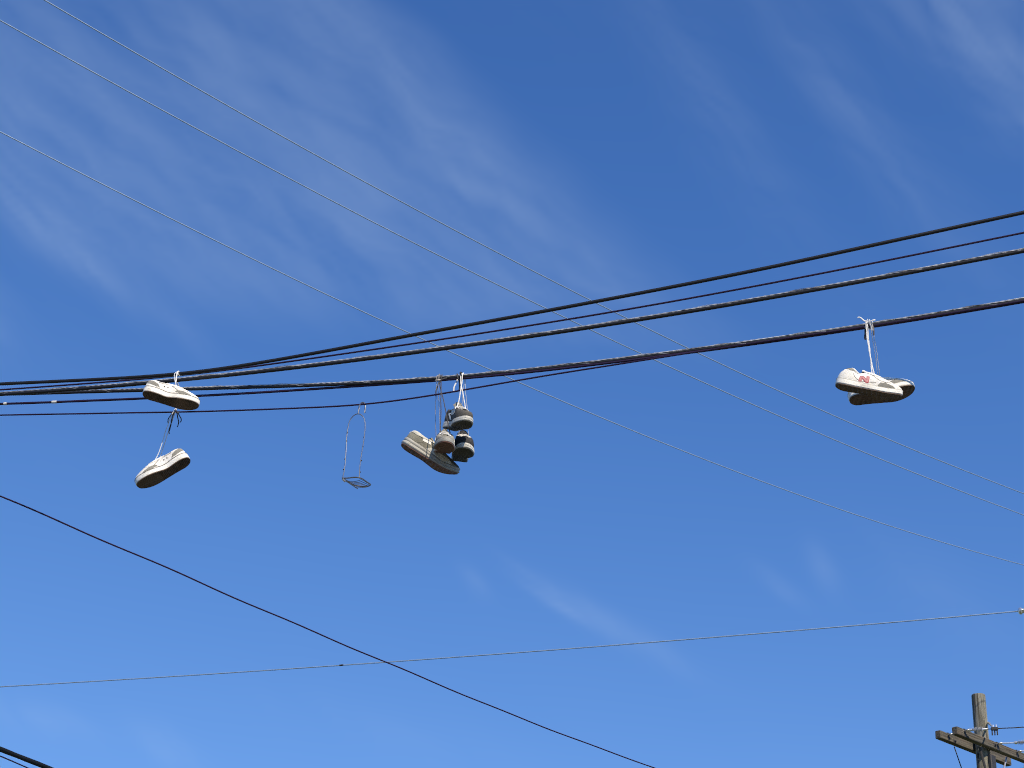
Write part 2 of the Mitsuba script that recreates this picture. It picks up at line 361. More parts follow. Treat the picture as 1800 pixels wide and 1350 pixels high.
c = 'guy_strand'
obj(c + '__strand', tube(run('strand', .03), .0080, 12, lobes=3, pitch=.55, depth=.14), 'aluminium')
f, L = PATH['strand']
e0, e1 = f(L - .01), f(L - .01) + (f(L) - f(L - .4)) / np.linalg.norm(f(L) - f(L - .4)) * .34
d = e1 - e0
dl = float(np.linalg.norm(d))
obj(c + '__end_clamp', along(join([lathe([(0, 0), (.018, .004), (.038, .016), (.046, .040), (.030, .058), (.026, .075), (.048, .09), (.05, .14), (.028, .16), (.028, dl - .03), (0, dl)]),
                                   trimesh.creation.torus(.036, .011).apply_transform(trimesh.transformations.rotation_matrix(np.pi / 2, [1, 0, 0])).apply_translation((0, 0, .045))]), e0, e1), 'bright_metal')
obj(c + '__strand', tube([e1 + d * s for s in np.linspace(-.1, 25, 40)], .0088, 10), 'aluminium')
m0 = wire_at('strand', -2.08)
m1 = m0 + d / dl * .06
obj(c + '__splice_sleeve', along(lathe([(0, 0), (.011, .002), (.011, .058), (0, .06)]), m0, m1), 'iron')
tag(c, 'pale thin strand across the lower sky ending in a metal clamp at the right edge', 'strand')

c = 'trunk_cable'
obj(c, tube(run('thick'), .0185, 12, lobes=2, pitch=1.3, depth=.12), 'matte_black')
tag(c, 'thick black cable cutting the bottom left corner', 'cable', 'cables in the bottom left corner')
obj('trunk_cable_001', tube(run('under'), .0052, 8), 'thin_jacket')
tag('trunk_cable_001', 'thin black cable just below the thick one in the bottom left corner', 'cable', 'cables in the bottom left corner')

# ------------------------------------------------------------------ utility pole
AX, AN, AZ = np.array([.760, .650, 0]), np.array([.650, -.760, 0]), np.array([0, 0, 1.0])
FOOT = np.array([7.375, 24.93, 0])
TOPZ = 10.135


def on_pole(s, n, z):
    return np.array([FOOT[0], FOOT[1], 0]) + AX * s + AN * n + AZ * z


P = 'utility_pole'
v = lathe([(0, -.5), (.135, -.5), (.125, 3), (.112, 7), (.1035, TOPZ - .012), (.099, TOPZ), (0, TOPZ + .004)], 40)
v = trimesh.Trimesh(*trimesh.remesh.subdivide_to_size(v.vertices, v.faces, .35), process=False)
w = v.vertices.copy()
rad = np.linalg.norm(w[:, :2], axis=1)
w[:, :2] *= (1 + .05 * (meshkit.fbm(np.c_[w[:, :2] * 14, w[:, 2:] * .7], 3, 3) - .5))[:, None]
v.vertices = w + FOOT
obj(P + '__shaft', v, 'pole_wood', 50)
ZA = 9.305
ARMS = [(-.95, 1.10, .168, ZA + .012), (-.90, .93, -.160, ZA + .030)]
for s0, s1, n, z in ARMS:
    b = box((s1 - s0, .094, .118), .007)
    obj(P + '__crossarm', placed(b, on_pole((s0 + s1) / 2, n, z), AX, AN, AZ), 'arm_wood', 20)
# through bolts with square washers, straps and eye nuts on the front arm's face
for s, n, z in ((0, .168 + .047, ZA + .012), (.36, -.16 + .047, ZA - .004), (-.55, -.16 + .047, ZA - .004)):
    obj(P + '__washer', placed(box((.055, .006, .055), .002), on_pole(s, n + .004, z), AX, AN, AZ), 'iron', 20)
    obj(P + '__bolt', along(lathe([(0, 0), (.012, 0), (.012, .03), (0, .03)], 8), on_pole(s, n, z), on_pole(s, n + .03, z)), 'iron', 20)


def strap(s, n, z):
    """flat metal strap with an eye, bolted through the arm"""
    k = obj(P + '__arm_strap', join([placed(box((.030, .007, .124), .002), on_pole(s, n + .0505, z), AX, AN, AZ), placed(box((.026, .104, .007), .002), on_pole(s, n, z + .0625), AX, AN, AZ)]), 'iron', 20)
    e = on_pole(s, n + .078, z + .034)
    obj(P + '__eye_bolt', join([along(lathe([(0, 0), (.014, 0), (.014, .05), (0, .05)], 10), on_pole(s, n + .046, z + .034), e), placed(trimesh.creation.torus(.024, .010), e + AN * .02, AX, AN, AZ)]), 'bright_metal', 30)
    return e + AN * .03


WDIR = np.array([.955, -.29, .022])
WDIR /= np.linalg.norm(WDIR)


def dead_end(p, link, sheds):
    """strain insulator on a link: end fittings and a row of sheds"""
    a, b = p, p + WDIR * link
    if link > .05:
        obj(P + '__link_strap', tube(bend([a, a + (b - a) * .5, b], .02), .011, 8, flat=.45), 'bright_metal')
    prof = [(0, 0), (.018, 0), (.018, .03), (.015, .035), (.015, .045)]
    for i in range(sheds):
        z = .05 + i * .019
        prof += [(.016, z), (.041, z + .005), (.042, z + .007), (.016, z + .011)]
    z = .05 + sheds * .019
    q = b + WDIR * (z + .06)
    body = [(r, zz) for r, zz in prof] + [(.015, z), (.0, z)]
    obj(P + '__strain_insulator', along(lathe(body, 18), b, b + WDIR * z), 'polymer', 30)
    obj(P + '__insulator_fitting', along(lathe([(0, 0), (.023, 0), (.024, .038), (0, .039)], 12), b - WDIR * .004, b + WDIR * .06), 'bright_metal', 30)
    obj(P + '__insulator_fitting', along(lathe([(0, 0), (.022, 0), (.020, .045), (.010, .068), (0, .07)], 12), b + WDIR * (z - .01), q), 'bright_metal', 30)
    return q


ends = []
for s, link, sheds in ((-.76, .01, 8), (.07, .20, 8), (.58, .20, 8)):
    ends.append(dead_end(strap(s, .168, ARMS[0][3]), link, sheds))
strap(-.70, -.16, ARMS[1][3])
WG = 'wires tied to the far wooden pole'
tag(obj('pole_wire', tube(bend([ends[0], ends[0] + WDIR * .16 + AZ * .002, ends[0] + WDIR * .5 + AZ * .004, ends[0] + WDIR * 1.2 + AZ * .05, ends[0] + WDIR * 4 + AZ * .2, ends[0] + WDIR * 12 + AZ * .7], .05), .0078, 8), 'iron'),
    'grey wire leaving the upper strain insulator on the wooden pole', 'wire', WG)
for e, lab in ((ends[1], 'wire leaving the second strain insulator on the wooden pole'), (ends[2], 'wire leaving the outermost insulator of the front crossarm')):
    tag(obj('pole_wire', tube(bend([e, e + WDIR * .4, e + WDIR * 1.5 + AZ * .05, e + WDIR * 12 + AZ * .7], .1), .0078, 8), 'iron'), lab, 'wire', WG)
# tap clamp hanging from the upper wire, braced to the pole by a pale rod
cl = ends[0] + WDIR * .10
rod0 = on_pole(.05, .10, 9.70)
obj(P + '__standoff_rod', join([along(lathe([(0, 0), (.013, 0), (.013, .05), (.019, .07), (.019, .17), (.013, .19), (.013, float(np.linalg.norm(cl - rod0))), (0, float(np.linalg.norm(cl - rod0)))], 12), rod0, cl)]), 'bright_metal', 30)
obj(P + '__tap_clamp', join([placed(box((.10, .045, .05), .008), cl + AZ * .0, WDIR, np.cross(AZ, WDIR) / np.linalg.norm(np.cross(AZ, WDIR)), AZ)] +
                            [along(lathe([(0, 0), (.010, 0), (.010, .075), (0, .075)], 8), cl + WDIR * o - AZ * .02, cl + WDIR * o - AZ * .10) for o in (-.036, .0, .036)]), 'iron', 20)
for o in (-.02, .025):
    obj(P + '__clamp_cap', along(lathe([(0, 0), (.016, 0), (.012, .04), (0, .045)], 10), cl + WDIR * o + AZ * .02, cl + WDIR * o + AZ * .07), 'bright_metal', 30)
# diagonal braces of flat iron and a pale rod below the arms, one thin stay at the left
for s, n in ((-.48, .12), (.52, -.115)):
    a = on_pole(s * .55 if n > 0 else s * .9, n, ZA - .055)
    b = on_pole(.06 * np.sign(s), n, ZA - .62)
    obj(P + '__brace', tube([a, (a + b) / 2, b], .019, 8, flat=.3), 'iron')
a, b = on_pole(.47, .10, ZA - .045), on_pole(.13, .135, ZA - .62)
obj(P + '__brace', tube([a, (a + b) / 2, b], .013, 8), 'bright_metal')
a, b = on_pole(-.50, -.16, ZA - .06), on_pole(-.04, -.13, ZA - 1.05)
obj(P + '__brace', tube([a, (a + b) / 2, b], .008, 8), 'iron')
lp = bend([on_pole(-.13, .0, ZA - .10), on_pole(-.17, .02, ZA - .18), on_pole(-.20, .03, ZA - .32), on_pole(-.16, .03, ZA - .7)], .03)
obj(P + '__ground_wire', tube(lp, .010, 8), 'matte_black')
obj(P + '__bracket_and_arm_shade', placed(box((.13, .06, .30), .012), on_pole(.02, .135, ZA - .27), AX, AN, AZ), 'iron', 20)  # dark box standing in for the arm's shadow on the pole, plus dark hardware
tag(P, 'weathered wooden utility pole with two crossarms at the bottom right corner', 'utility pole')

# ------------------------------------------------------------------ shoes
def periodic(pts):
    p = np.vstack([pts, pts[:1]])
    return CubicSpline(np.linspace(0, 1, len(p)), p, bc_type='periodic')


# outline of a left foot's sole (heel, round the inner side to the toe, back along the outer side), and the top line of a low shoe
SOLE = np.array([(0, 0), (.008, -.022), (.035, -.035), (.08, -.0315), (.125, -.0245), (.17, -.037), (.215, -.047), (.255, -.042), (.285, -.026), (.298, -.003),
                 (.290, .023), (.262, .039), (.22, .0465), (.17, .045), (.12, .040), (.07, .037), (.035, .0355), (.008, .023)])
TOPLINE = np.array([(.010, 0, .086), (.017, -.017, .085), (.042, -.026, .077), (.078, -.026, .072), (.112, -.021, .084), (.132, -.016, .0865), (.160, -.0135, .077), (.184, -.0115, .067), (.198, -.007, .0625), (.201, 0, .062),
                    (.198, .007, .0625), (.184, .0115, .067), (.160, .0135, .077), (.132, .016, .0865), (.112, .021, .084), (.078, .026, .070), (.042, .026, .077), (.017, .017, .085)])


class Shoe:
    """One shoe built part by part in its own axes (x to the toe, y to the left, z up), put in place by position, heading, pitch and roll."""

    def __init__(self, name, pos, heading, pitch, roll, right=False, thick=(.030, .024), spring=.016, flare=.002, lift=0.0, length=.30, width=1.0, heel_in=0.0, heel_up=0.0, dip=0.0, slope=0.0):
        self.slope = slope
        self.base, self.mirror = periodic(SOLE * np.array([1, width])), right
        tl = TOPLINE * np.array([1, width, 1])
        tl[:, 2] += lift
        tl[:, 2] += dip * np.exp(-((tl[:, 0] - .072) / .034) ** 2)
        tl[:, 2] += heel_up * np.clip(1 - tl[:, 0] / .07, 0, 1)
        tl[:, 0] += heel_in * np.clip(1 - tl[:, 0] / .115, 0, 1)
        self.top = periodic(tl)
        self.thick, self.spring, self.flare = thick, spring, flare
        i, k = name, 0
        while any(x == i or x.startswith(i + '__') for x in scene):
            k += 1
            i = '%s_%03d' % (name, k)
        self.key = i
        s = length / .30
        M_ = trimesh.transformations.euler_matrix(math.radians(roll), -math.radians(pitch), math.radians(heading), 'sxyz')
        self.A = trimesh.transformations.translation_matrix(pos) @ M_ @ trimesh.transformations.scale_matrix(s) @ trimesh.transformations.translation_matrix((-.15, 0, -.045))
        tab = np.linspace(0, .5, 400)
        bx = self.base(tab)[:, 0]
        self.s_inner = lambda x: np.interp(x, bx, tab)
        tab2 = np.linspace(1, .5, 400)
        bx2 = self.base(tab2)[:, 0]
        self.s_outer = lambda x: np.interp(x, bx2, tab2)

    def zb(self, x):
        return self.spring * np.clip((x - .19) / .11, 0, 1) ** 2 + .005 * np.clip((.04 - x) / .04, 0, 1) ** 2

    def zt(self, x):
        return self.zb(x) + np.interp(x, [0, .09, .18, .30], [self.thick[0] + .002, self.thick[0], self.thick[1], self.thick[1] + .001])

    def outline(self, s, off=0.0):
        b = self.base(np.mod(s, 1))
        t = self.base(np.mod(s, 1), 1)
        n = np.stack([t[..., 1], -t[..., 0]], -1)
        n /= np.linalg.norm(n, axis=-1, keepdims=True)
        return b + n * np.asarray(off)[..., None]

    def surf0(self, s, t):
        s = np.mod(s, 1)
        B, T = self.base(s), self.top(s)
        th = np.clip(t, 0, 1.05) * np.pi / 2
        front = np.clip((B[..., 0] - .16) / .12, 0, 1)
        plan = T[..., :2] + (B - T[..., :2]) * (np.clip(np.cos(th), 0, 1) ** (.62 - .10 * front + self.slope * np.clip(1 - B[..., 0] / .08, 0, 1)))[..., None]
        z = self.zt(B[..., 0]) + (T[..., 2] - self.zt(B[..., 0])) * np.sin(th) ** (.94 - .08 * front)
        return np.concatenate([plan, z[..., None]], -1)

    def surf(self, s, t, d=0.0):
        s, t = np.asarray(s, float), np.asarray(t, float)
        p, e = self.surf0(s, t), 2e-3
        ts = np.clip(t, .02, .97)
        n = np.cross(self.surf0(s + e, ts) - self.surf0(s - e, ts), self.surf0(s, ts + e) - self.surf0(s, ts - e))
        n /= np.linalg.norm(n, axis=-1, keepdims=True) + 1e-12
        return p + n * np.asarray(d)[..., None]

    def add(self, part, mesh, mat, smooth=40):
        m = mesh.copy()
        if self.mirror:
            m.vertices = m.vertices * np.array([1, -1, 1])
            m.faces = m.faces[:, ::-1]
        m.apply_transform(self.A)
        return obj(self.key + '__' + part, m, mat, smooth)

    def world(self, p):
        p = np.array(p, float)
        if self.mirror:
            p = p * np.array([1, -1, 1])
        return (self.A @ np.append(p, 1))[:3]

    @staticmethod
    def grid(P, closed=True, flip=False):
        n, m = P.shape[:2]
        i, j = np.meshgrid(np.arange(n if closed else n - 1), np.arange(m - 1), indexing='ij')
        a, b = i * m + j, ((i + 1) % n) * m + j
        q = np.stack([a, b, b + 1, a + 1], -1).reshape(-1, 4)
        f = np.vstack([q[:, [0, 1, 2]], q[:, [0, 2, 3]]])
        return trimesh.Trimesh(P.reshape(-1, 3), f[:, ::-1] if flip else f, process=False)

    def upper(self, mat, lining='lining', wrinkle=.0010, seed=1):
        s, t = np.meshgrid(np.linspace(0, 1, 180, endpoint=False), np.linspace(0, 1, 26), indexing='ij')
        q = self.surf0(s, t)
        d = wrinkle * 2 * (meshkit.fbm(q * np.array([60, 28, 40]), 3, seed) - .5)
        crease = np.exp(-((q[..., 0] - .215) / .018) ** 2) * np.sin(q[..., 0] * 620 + 3 * np.sin(q[..., 1] * 70)) * .0012 * (wrinkle > 0)
        d = (d + crease) * np.sin(np.clip(t, 0, 1) * np.pi) ** .5
        self.add('upper', self.grid(self.surf(s, t, d)), mat, True)
        inner = self.grid(self.surf(s, t, -.0035 + 0 * t), flip=True)
        rim = self.grid(np.stack([self.surf(s[:, -1], t[:, -1]), self.surf(s[:, -1], t[:, -1], -.0035 + 0 * t[:, 0])], 1))
        r = np.linspace(0, 1, 8)
        o = self.outline(s[:, 0], -.004)
        ax = np.stack([np.clip(o[:, 0], .035, .262), 0 * o[:, 0]], -1)
        fl = ax[:, None] + (o - ax)[:, None] * r[None, :, None]
        floor = self.grid(np.concatenate([fl, (self.zt(fl[..., 0]) + .003)[..., None]], -1), flip=True)
        self.add('lining', join([inner, rim, floor]), lining, 30)
        return self

    def collar(self, mat, r=.0042, x=.115):
        s = np.r_[np.linspace(-self.s_inner(x), self.s_inner(x), 60)]
        s = np.linspace(self.s_outer(x) - 1, self.s_inner(x), 70)
        q = self.surf(s, np.full_like(s, 1.0), -.0015 + 0 * s)
        rr = r * np.clip(np.minimum(np.arange(70), 69 - np.arange(70)) / 6 + .35, 0, 1)
        self.add('collar', tube(q, rr, 10), mat, 60)
        return self

    def midsole(self, mat, rows=None, stripe=None, name='midsole', low=0.0):
        s = np.linspace(0, 1, 240, endpoint=False)
        rows = rows or [(.0, -.003), (.001, .06), (.0028, .14), (.0028, .5), (.0026, .86), (.0014, .97), (-.004, 1.0), (-.008, 1.0)]
        bx = self.base(s)[:, 0]
        P = []
        for off, h in rows:
            off = off + self.flare * (1 - h)
            o = self.outline(s, np.full_like(s, off))
            z0, z1 = self.zb(bx) + .0045, self.zt(bx) + .0045
            P.append(np.concatenate([o, (z0 + (z1 - z0) * h)[:, None]], -1))
        self.add(name, self.grid(np.stack(P, 1)), mat, 35)
        if stripe:
            h, w, m = stripe
            P = []
            for off, hh in ((.0022, h - w / 2), (.0036, h - w / 2), (.0036, h + w / 2), (.0022, h + w / 2)):
                o = self.outline(s, np.full_like(s, off + self.flare * (1 - hh)))
                z0, z1 = self.zb(bx) + .0045, self.zt(bx) + .0045
                P.append(np.concatenate([o, (z0 + (z1 - z0) * hh)[:, None]], -1))
            self.add('foxing_stripe', self.grid(np.stack(P, 1)), m, 20)
        return self

    def outsole(self, mat, tread='ribs', depth=.0016):
        s = np.linspace(0, 1, 420, endpoint=False)
        r = np.linspace(0, 1, 44)
        o = self.outline(s, np.full_like(s, -.0005 + self.flare))
        ax = np.stack([np.clip(o[:, 0], .036, .255), 0 * o[:, 0]], -1)
        q = ax[:, None] + (o - ax)[:, None] * r[None, :, None]
        x, y = q[..., 0], q[..., 1]
        edge = np.clip((1 - r) * 14 - .8, 0, 1)[None, :]
        if tread == 'ribs':
            g = np.clip(np.sin(x / .0085 * 2 * np.pi) * 3, -1, 1) * (x < .165) + np.clip(np.sin((x + .6 * np.abs(y)) / .013 * 2 * np.pi) * 3, -1, 1) * .5 * (x >= .165)
        elif tread == 'herringbone':
            zig = np.abs(np.mod(y / .022, 1) - .5) * .018
            g = np.clip(np.sin((x + zig) / .010 * 2 * np.pi) * 3, -1, 1)
        else:
            g = np.clip(np.sin((x + .15 * y) / .022 * 2 * np.pi) * 4, -1, 1) * .8 + np.clip(np.sin(y / .017 * 2 * np.pi) * 4, -1, 1) * .5 - .3 * np.exp(-(y / .006) ** 2)
        z = self.zb(x) + depth * edge * (1 + g) * .5
        bottom = self.grid(np.concatenate([q, z[..., None]], -1))
        bx = self.base(s)[:, 0]
        side = []
        for off, h in ((-.0005, 0.0), (.0006, .0008), (.0008, .0048), (-.001, .0052)):
            oo = self.outline(s, np.full_like(s, off + self.flare))
            side.append(np.concatenate([oo, (self.zb(bx) + h)[:, None]], -1))
        self.add('outsole', join([bottom, self.grid(np.stack(side, 1))]), mat, 35)
        return self

    def patch(self, part, poly, mat, d=.0, thick=.0016, step=.006, smooth=40):
        """a piece of material on the upper: poly in (s, t), given proud of the surface"""
        sx, sy = .72, .10
        P = Polygon([(a * sx, b * sy) for a, b in poly]).buffer(0)
        m = trimesh.creation.extrude_polygon(P, 1.0, engine='earcut')
        v, f = np.array(m.vertices), np.array(m.faces)
        v[:, 2] *= .004
        v, f = trimesh.remesh.subdivide_to_size(v, f, step, max_iter=20)
        h = np.clip(v[:, 2] / .004, 0, 1)
        q = self.surf(v[:, 0] / sx, v[:, 1] / sy, d - .0012 + (thick + .0012) * h)
        m = trimesh.Trimesh(q, f, process=False)
        self.add(part, m, mat, smooth)
        return self

    def side(self, outer, pts):
        f = self.s_outer if outer else self.s_inner
        return [(float(f(x)), t) for x, t in pts]

    def tongue(self, mat, top=.022, width=.024, lean=.006, name='tongue'):
        c = bend([(.203, 0, self.top(.5)[2] - .003), (.17, 0, .074 + self.top(.5)[2] - .062), (.135, 0, .090 + self.top(.5)[2] - .062), (.112 - lean, 0, .098 + top + self.top(.5)[2] - .062)], .004)
        t, a, b = frames(c)
        u = np.linspace(0, 1, len(c))
        w = width * (.55 + .45 * u) * np.clip((1 - u) * 9, 0.35, 1) ** .5
        ang = np.linspace(0, 2 * np.pi, 22, endpoint=False)
        P = []
        for i in range(len(c)):
            nrm = np.cross(np.array([0, 1.0, 0]), t[i])
            nrm = nrm if nrm[2] > 0 else -nrm
            y, zz = w[i] * np.cos(ang), .0032 * np.sin(ang) - .010 * (np.cos(ang)) ** 2 * (.4 + .6 * u[i])
            P.append(c[i] + np.outer(y, [0, 1.0, 0]) + np.outer(zz, nrm))
        P = np.array(P)
        m = self.grid(P.transpose(1, 0, 2), flip=False)
        caps = []
        for k in (0, -1):
            caps.append(trimesh.Trimesh(np.vstack([P[k], P[k].mean(0)]), [[j, (j + 1) % 22, 22] for j in range(22)], process=False))
        self.add(name, join([m] + caps), mat, 50)
        self.tongue_line = c
        return self

    def laces(self, mat, rows=5, x0=.190, x1=.126, cross=True, r=.0030):
        xs = np.linspace(x0, x1, rows)
        tab = np.linspace(.3, .5, 200)
        tx = self.top(tab)[:, 0]
        pts = []
        for x in xs:
            sl = np.interp(-x, -tx[::-1], tab[::-1]) if tx[0] > tx[-1] else np.interp(x, tx, tab)
            pts.append((self.surf(sl, .90, .0022), self.surf(1 - sl, .90, .0022)))
        # one lace, bar by bar up the throat, back and forth
        L = []
        for i in range(rows):
            a, b = pts[i] if i % 2 == 0 else pts[i][::-1]
            mid = (a + b) / 2 + np.array([0, 0, .0065])
            L += [a, a * .6 + mid * .4 + [0, 0, .0025], mid, b * .6 + mid * .4 + [0, 0, .0025], b]
            if i + 1 < rows:
                c = pts[i + 1][(i + 1) % 2]
                L.append((b + c) / 2 + (b - a) * .06)
        self.add('lace', tube(bend(L, .003), r, 8, flat=.45, up=(0, 0, 1)), mat, 50)
        if cross:
            for p, q in [(pts[i][0], pts[i + 1][1]) for i in range(rows - 1)]:
                mid = (p + q) / 2 + np.array([0, 0, .0050])
                self.add('lace', tube(bend([p, mid, q], .004), r * .9, 8, flat=.45, up=(0, 0, 1)), mat, 50)
        self.eyes = [self.world(pts[-1][0]), self.world(pts[-1][1])]
        ey = []
        for a, b in pts:
            for e in (a, b):
                tor = trimesh.creation.torus(.0032, .0010, major_sections=12, minor_sections=6)
                tor.apply_translation(e + [0, 0, -.001])
                ey.append(tor)
        labels[self.add('eyelet', join(ey), 'stitch', 40)] = {'kind': 'stuff'}
        return self

    def stitch(self, pts, mat='stitch', r=.0012, part='seam'):
        s = np.array([a for a, _ in pts])
        t = np.array([b for _, b in pts])
        u = np.linspace(0, 1, len(s))
        k = min(3, len(s) - 1)
        uu = np.linspace(0, 1, 40)
        if k >= 2:
            s, t = CubicSpline(u, s)(uu), CubicSpline(u, t)(uu)
        else:
            s, t = np.interp(uu, u, s), np.interp(uu, u, t)
        self.add(part, tube(self.surf(s, t, .0004 + 0 * s), r, 6), mat, 60)
        return self

    def hang(self, strands, mat, r=.0024, part='hanging_lace'):
        """laces from the shoe to the wire: strands are lists of world points"""
        for pts in strands:
            c = bend(pts, .006)
            n = len(c)
            w = (meshkit.fbm(np.c_[c[:, 2] * 25, c[:, 0] * 25, np.full(n, 3.0 * pts[0][0])], 3) - .5)[:, None] * .010 * np.sin(np.linspace(0, np.pi, n))[:, None]
            c = c + w * np.array([.8, .6, 0])
            obj(self.key + '__' + part, tube(c, r, 8, flat=.55), mat, 60)
        return self

    def tag(self, label, cat='shoe', group=None):
        tag(self.key, label, cat, group)
        return self


def loop_over(center, axis, r, start=200, sweep=320, drift=.010):
    """a turn of lace round a wire"""
    axis = np.array(axis) / np.linalg.norm(axis)
    a = np.cross(axis, [0, 0, 1.0])
    a /= np.linalg.norm(a)
    b = np.cross(a, axis)
    ang = np.radians(np.linspace(start, start + sweep, 28))
    return np.array([center + r * (np.cos(q) * a + np.sin(q) * b) + axis * drift * (i / 27 - .5) for i, q in enumerate(ang)])


def dangling(p, dx, dy, length, curl):
    p = np.array(p, float)
    return [p, p + [dx * .6, dy * .6, -.30 * length], p + [dx + curl, dy, -.65 * length], p + [dx + curl * .4, dy * 1.1, -length]]


def strand(eye, kn, dx=0.0, out=.018, bow=0.0):
    """the way of a lace from an eyelet up the near side of the cable and over it"""
    low = kn + TOWARD * out + WAX * dx + np.array([0, 0, -.030])
    return [eye, eye * .65 + low * .35 + WAX * bow, eye * .3 + low * .7 + WAX * bow * .8, low, kn + TOWARD * out + WAX * dx, kn + TOWARD * out * .3 + WAX * dx + np.array([0, 0, .0145])]


WAX = np.array([.939, -.343, 0.03])         # the way the black cables run
TOWARD = np.array([-.343, -.939, 0])        # across them, to the street side

# --- left pair: pale flat-soled shoes with gum soles, thrown over the cables at the left
def skate(name, **k):
    s = Shoe(name, thick=(.034, .029), spring=.014, flare=.0025, lift=.007, heel_in=.022, dip=.006, **k)
    s.upper('white_canvas', seed=3).collar('white_leather', .0045)
    s.midsole('white_rubber', stripe=(.92, .10, 'stitch')).outsole('brown_rubber', 'ribs', .0036)
    for o in (True, False):
        s.patch('heel_panel', s.side(o, [(.004, .30), (.03, .20), (.078, .12), (.062, .42), (.032, .60), (.004, .62)]), 'grey_suede')
        s.patch('ankle_panel', s.side(o, [(.060, .10), (.125, .06), (.150, .30), (.135, .70), (.085, .70), (.062, .60)]), 'white_leather', thick=.0012)
        s.patch('toe_panel', s.side(o, [(.158, .14), (.19, .05), (.250, .03), (.240, .14), (.205, .26), (.170, .26)]), 'grey_suede', thick=.0010)
        s.patch('eyestay', s.side(o, [(.128, .62), (.165, .52), (.212, .60), (.226, .80), (.215, 1.0), (.118, 1.0)]), 'white_leather', thick=.0022)
        s.stitch(s.side(o, [(.060, .78), (.090, .74), (.120, .72), (.150, .50), (.172, .28)]))
        s.stitch(s.side(o, [(.060, .68), (.085, .66), (.115, .60), (.140, .30)]))
        f = s.s_outer if o else s.s_inner
        for x in (.098, .118):
            q, q2 = s.surf(f(x), .36, .0005), s.surf(f(x), .36, .0022)
            s.add('vent_eyelet', along(lathe([(0, 0), (.0042, 0), (.0042, float(np.linalg.norm(q2 - q))), (0, float(np.linalg.norm(q2 - q)))], 12), q, q2), 'stitch', 30)
        s.stitch(s.side(o, [(.150, .06), (.19, .20), (.215, .36), (.232, .40)]), r=.0007)
        s.stitch(s.side(o, [(.052, .16), (.075, .34), (.070, .60)]), r=.0007)
    s.stitch([(.455, .55), (.478, .47), (.50, .45), (.522, .47), (.545, .55)], r=.0007)
    s.tongue('white_canvas', top=.002)
    return s.laces('lace', rows=5)


a = skate('skate_shoe', **dict(pos=(-1.6892, 7.5754, 5.5023), heading=15.17, pitch=-5.16, roll=-9, length=0.278))
top = wire_at('top', -1.715)
a.hang([list(np.vstack([a.eyes[0] + [0, 0, 0], (a.eyes[0] + top) / 2 + TOWARD * .03, top + TOWARD * .013])) , list(np.vstack([a.eyes[1], (a.eyes[1] + top) / 2 + TOWARD * .02 + WAX * .008, top + WAX * .006 + TOWARD * .013]))], 'lace', .0030)
a.hang([loop_over(top, WAX, .0128, 180, 330, .018), loop_over(top + WAX * .012, WAX, .0132, 160, 300, -.012)], 'lace', .0030, 'knot')
mid = wire_at('mid', -1.71)
a.tag('pale flat-soled skate shoe with toe to the right, upper one of the left pair', group='pale skate shoes thrown over the left cables')

b = skate('skate_shoe', **dict(pos=(-1.7199, 7.7322, 5.1689), heading=174.91, pitch=-33.91, roll=9, right=True, length=0.285))
kn = wire_at('bottom', -1.690) + np.array([0, 0, -.004]) + TOWARD * .006
b.hang([[b.eyes[0], (b.eyes[0] * .6 + kn * .4), kn + WAX * -.010, kn + [0, 0, .06] - TOWARD * .02, mid + [0, 0, .01]], [b.eyes[1], (b.eyes[1] * .5 + kn * .5), kn + WAX * .004, kn + [.0, 0, .06] - TOWARD * .02, mid + WAX * .01 + [0, 0, .01]]], 'lace', .0020)
b.hang([loop_over(kn + [0, 0, .004], WAX, .0075, 180, 340, .014), loop_over(kn + WAX * .012, WAX, .0080, 140, 340, -.014)], 'dark_lace', .0030, 'knot')
b.hang([dangling(kn + WAX * -.012, -.012, 0, .060, -.004), dangling(kn + WAX * -.004, -.010, .003, .105, .003), dangling(kn + WAX * -.002, -.004, -.004, .125, -.006), dangling(kn + WAX * .016, .008, 0, .085, .006), dangling(kn + WAX * .020, .014, .002, .058, .008)], 'dark_lace', .0026, 'lace_end')
b.tag('pale flat-soled skate shoe with toe down to the left, lower one of the left pair', group='pale skate shoes thrown over the left cables')

# --- right pair: white running shoes with a red letter on the side
LETTER = [(.0, .0), (.018, .0), (.031, .62), (.047, .0), (.066, .0), (.092, 1.0), (.074, 1.0), (.060, .40), (.045, 1.0), (.026, 1.0)]


